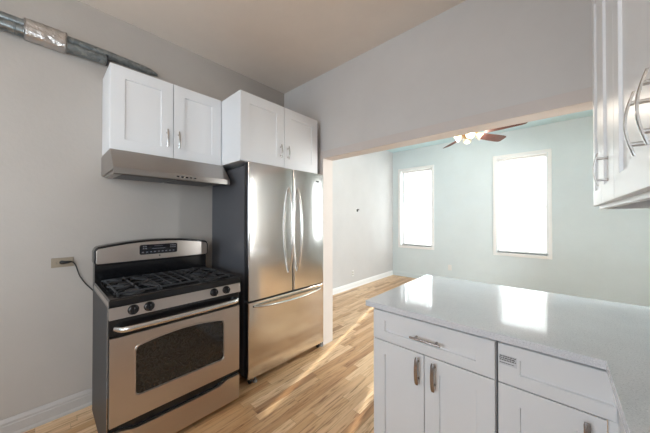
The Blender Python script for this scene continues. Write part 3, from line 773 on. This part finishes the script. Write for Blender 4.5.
# corner filler + side run
RXF = 2.712
r = root('base_cabinet', (3.0, .3, 0), 'white base cabinets under the counter leg that runs toward the camera', 'cabinet')
b = MB(); b.box((RXF + .0205, -.6, .10), (XR - .003, PY + .018, .8835), .0015, 1); b.box((RXF + .08, -.59, 0), (XR - .01, PY + .01, .0995)); b.box((2.6905, PY + .002, .10), (RXF + .02, PY + .0195, .7115), .001, 1)
b.box((2.7116, 1.2465, .1005), (RXF + .0203, PY + .0193, .883))
build('cabinet_body', b, M['cab'], r)
for k, (a, c_) in enumerate(((.83, 1.245), (.385, .825), (-.095, .38), (-.598, -.10))):
    plain = k == 0
    d = build('drawer', shaker('right', RXF + .019, a, c_, .713, .868, .068, .048), M['cab'], r)
    if not plain: build('handle', pull('right', RXF, .79, (a + c_) / 2 - .07, (a + c_) / 2 + .07, True), M['bronze'], d)
    d = build('door', shaker('right', RXF + .019, a, c_, .118, .708, .068), M['cab'], r)
    if not plain: build('handle', pull('right', RXF, a + .045, .56, .69), M['bronze'], d)
# quartz worktop: L-shape with eased edges
poly = [(1.769, 1.225), (2.684, 1.225), (2.684, -.62), (XR - .002, -.62), (XR - .002, 2.118), (1.769, 2.118)]
def inset_poly(P, d_):
    n = len(P); out = []
    for i in range(n):
        a, b_, c_ = Vector(P[i - 1]), Vector(P[i]), Vector(P[(i + 1) % n])
        d1 = (b_ - a).normalized(); d2 = (c_ - b_).normalized()
        n1 = Vector((-d1.y, d1.x)); n2 = Vector((-d2.y, d2.x))
        out.append(b_ + (n1 + n2) / (1 + n1.dot(n2)) * d_)
    return [tuple(q) for q in out]
def ringz(P, z): return [Vector((x, y, z)) for x, y in P]
zc0, zc1 = .884, .914
wt = MB(); e = .0018
t = bmesh.new()
R = [ringz(inset_poly(poly, e), zc0), ringz(poly, zc0 + e), ringz(poly, zc1 - e), ringz(inset_poly(poly, e * .4), zc1 - e * .4), ringz(inset_poly(poly, e), zc1)]
wt.rings(R)
tag(build('countertop', wt, M['quartz'], None, sharp=60), 'polished pale grey speckled quartz worktop, L shaped, on the white base cabinets', 'countertop')

# ------------------------------------------------------------------ right wall upper cabinets
UX = 2.70; uz0, uz1 = 1.432, 2.455
ur = root('upper_cabinet', (3.0, 1.0, uz0), 'tall white shaker wall cabinets at the right edge with bowed steel pulls', 'cabinet')
b = MB(); b.box((UX + .0205, .20, uz0 - .015), (UX + .040, 1.83, uz1), .001, 1)        # face frame
b.box((UX + .040, .20, uz0 - .015), (XR - .003, .218, uz1)).box((UX + .040, 1.812, uz0 - .015), (XR - .003, 1.83, uz1)).box((UX + .040, .218, uz1 - .018), (XR - .003, 1.812, uz1)).box((XR - .015, .218, uz0), (XR - .003, 1.812, uz1 - .018))
build('cabinet_body', b, M['cab'], ur)
build('bottom_panel', MB().box((UX + .0405, .2185, uz0 + .020), (XR - .0155, 1.8115, uz0 + .034)), M['cab_raw'], ur)
for a, c_, hy in ((1.512, 1.829, None), (1.187, 1.508, 1.300), (.662, 1.183, .714), (.202, .658, .618)):
    d = build('door', shaker('right', UX + .019, a, c_, uz0, uz1 - .003, .078 if c_ - a < .4 else .09, .067, rec=.008, ch=.002), M['cab'], ur)
    if hy: build('handle', pull('right', UX, hy, 1.484, 1.600, proj=.036, bow=.011, wid=.0036, thk=.002), M['nickel'], d)

# ------------------------------------------------------------------ ceiling fan
fc = Vector((1.60, 4.20, 0)); ZB = 2.60
fan = root('ceiling_fan', (fc.x, fc.y, HL), 'ceiling fan with mahogany blades and a lit cluster of glass shades, in the far room', 'ceiling fan')
build('canopy_and_rod', MB().lathe([(.07, 0), (.07, -.01), (.05, -.05), (.016, -.06), (.016, -.27)], (fc.x, fc.y, HL)), M['brass'], fan)
build('motor_housing', MB().lathe([(.02, .125), (.09, .12), (.13, .095), (.135, .05), (.12, .02), (.11, .005)], (fc.x, fc.y, ZB), (0, 0, 1), 32), M['brass'], fan)
build('switch_housing', MB().lathe([(.075, -.001), (.08, -.03), (.055, -.06), (.02, -.07)], (fc.x, fc.y, ZB), (0, 0, 1), 28), M['brass'], fan)
for k in range(5):
    th = math.radians(133 - 72 * k); dv = Vector((math.cos(th), math.sin(th), 0)); sv = Vector((-dv.y, dv.x, 0)); o = Vector((fc.x, fc.y, ZB))
    R = []
    for rr_, hw in ((.20, .052), (.24, .060), (.45, .068), (.62, .072), (.67, .066), (.695, .045)):
        ring = []
        for s_, z_ in ((-1, .0), (1, .0), (1, .006), (-1, .006)):
            ring.append(o + dv * rr_ + sv * hw * s_ + Vector((0, 0, z_ - s_ * hw * .34)))
        R.append(ring)
    bl_ = build('blade', MB().rings(R), M['blade'], fan)
    build('blade_iron', MB().tube([o + dv * .10 + Vector((0, 0, .012)), o + dv * .16 + Vector((0, 0, .014)), o + dv * .26 + Vector((0, 0, .011))], [.012, .016, .010], 8, flat=(.3, 1)), M['brass'], bl_)
for k in range(4):
    th = math.radians(20 + 90 * k); dv = Vector((math.cos(th), math.sin(th), 0)); o = Vector((fc.x, fc.y, ZB - .004))
    ax = (dv * .85 + Vector((0, 0, -.55))).normalized(); base_ = o + dv * .095
    build('light_arm', MB().tube([o + dv * .05, o + dv * .09 + Vector((0, 0, .012)), base_], .008, 8), M['brass'], fan)
    sh = build('glass_shade', MB().lathe([(.018, 0), (.030, .010), (.044, .036), (.049, .060), (.060, .080), (.057, .080), (.046, .060), (.041, .036), (.027, .012), (.015, .003)], base_, ax, 24, cap=False), M['frost'], fan)
    build('bulb', MB().lathe([(.009, .006), (.012, .018), (.022, .040), (.022, .054), (.012, .064), (.002, .067)], base_, ax, 16), M['bulb'], sh)
    l = light('fan_bulb_light', 'POINT', base_ + ax * .11, FAN_BULB, (1, .90, .78)); l.data.shadow_soft_size = .03

# ------------------------------------------------------------------ small wall things in the far room
th_ = root('wall_switch', (XL, 4.29, 1.50), 'small dark fitting on the white side wall of the far room', 'switch')
build('cover_plate', MB().lathe([(.042, .0005), (.042, .006), (.036, .009)], (XL, 4.27, 1.534), (1, 0, 0), 24), M['white_plastic'], th_)
build('valve', MB().box((XL + .0093, 4.262, 1.505), (XL + .030, 4.288, 1.560), .004).tube([(XL + .022, 4.285, 1.548), (XL + .022, 4.325, 1.548)], .012, 10), M['gasket'], th_)
def low_outlet(loc, n, label):
    loc = Vector(loc); r = root('wall_outlet', loc, label, 'outlet')
    if n == 'x':
        build('cover_plate', MB().box(loc + Vector((.0005, -.036, -.058)), loc + Vector((.006, .036, .058)), .002), M['white_plastic'], r)
        for dz in (-.022, .022): build('socket', MB().lathe([(.016, 0), (.016, .0015)], loc + Vector((.0061, 0, dz)), (1, 0, 0), 18), M['plate'], r)
    else:
        build('cover_plate', MB().box(loc + Vector((-.036, -.006, -.058)), loc + Vector((.036, -.0005, .058)), .002), M['white_plastic'], r)
        for dz in (-.022, .022): build('socket', MB().lathe([(.016, 0), (.016, .0015)], loc + Vector((0, -.0061, dz)), (0, -1, 0), 18), M['white_plastic'], r)
low_outlet((XL, 4.14, .29), 'x', 'white outlet low on the white side wall, above the baseboard')
low_outlet((.86, YF, .335), 'y', 'white outlet low on the far wall between the two windows')
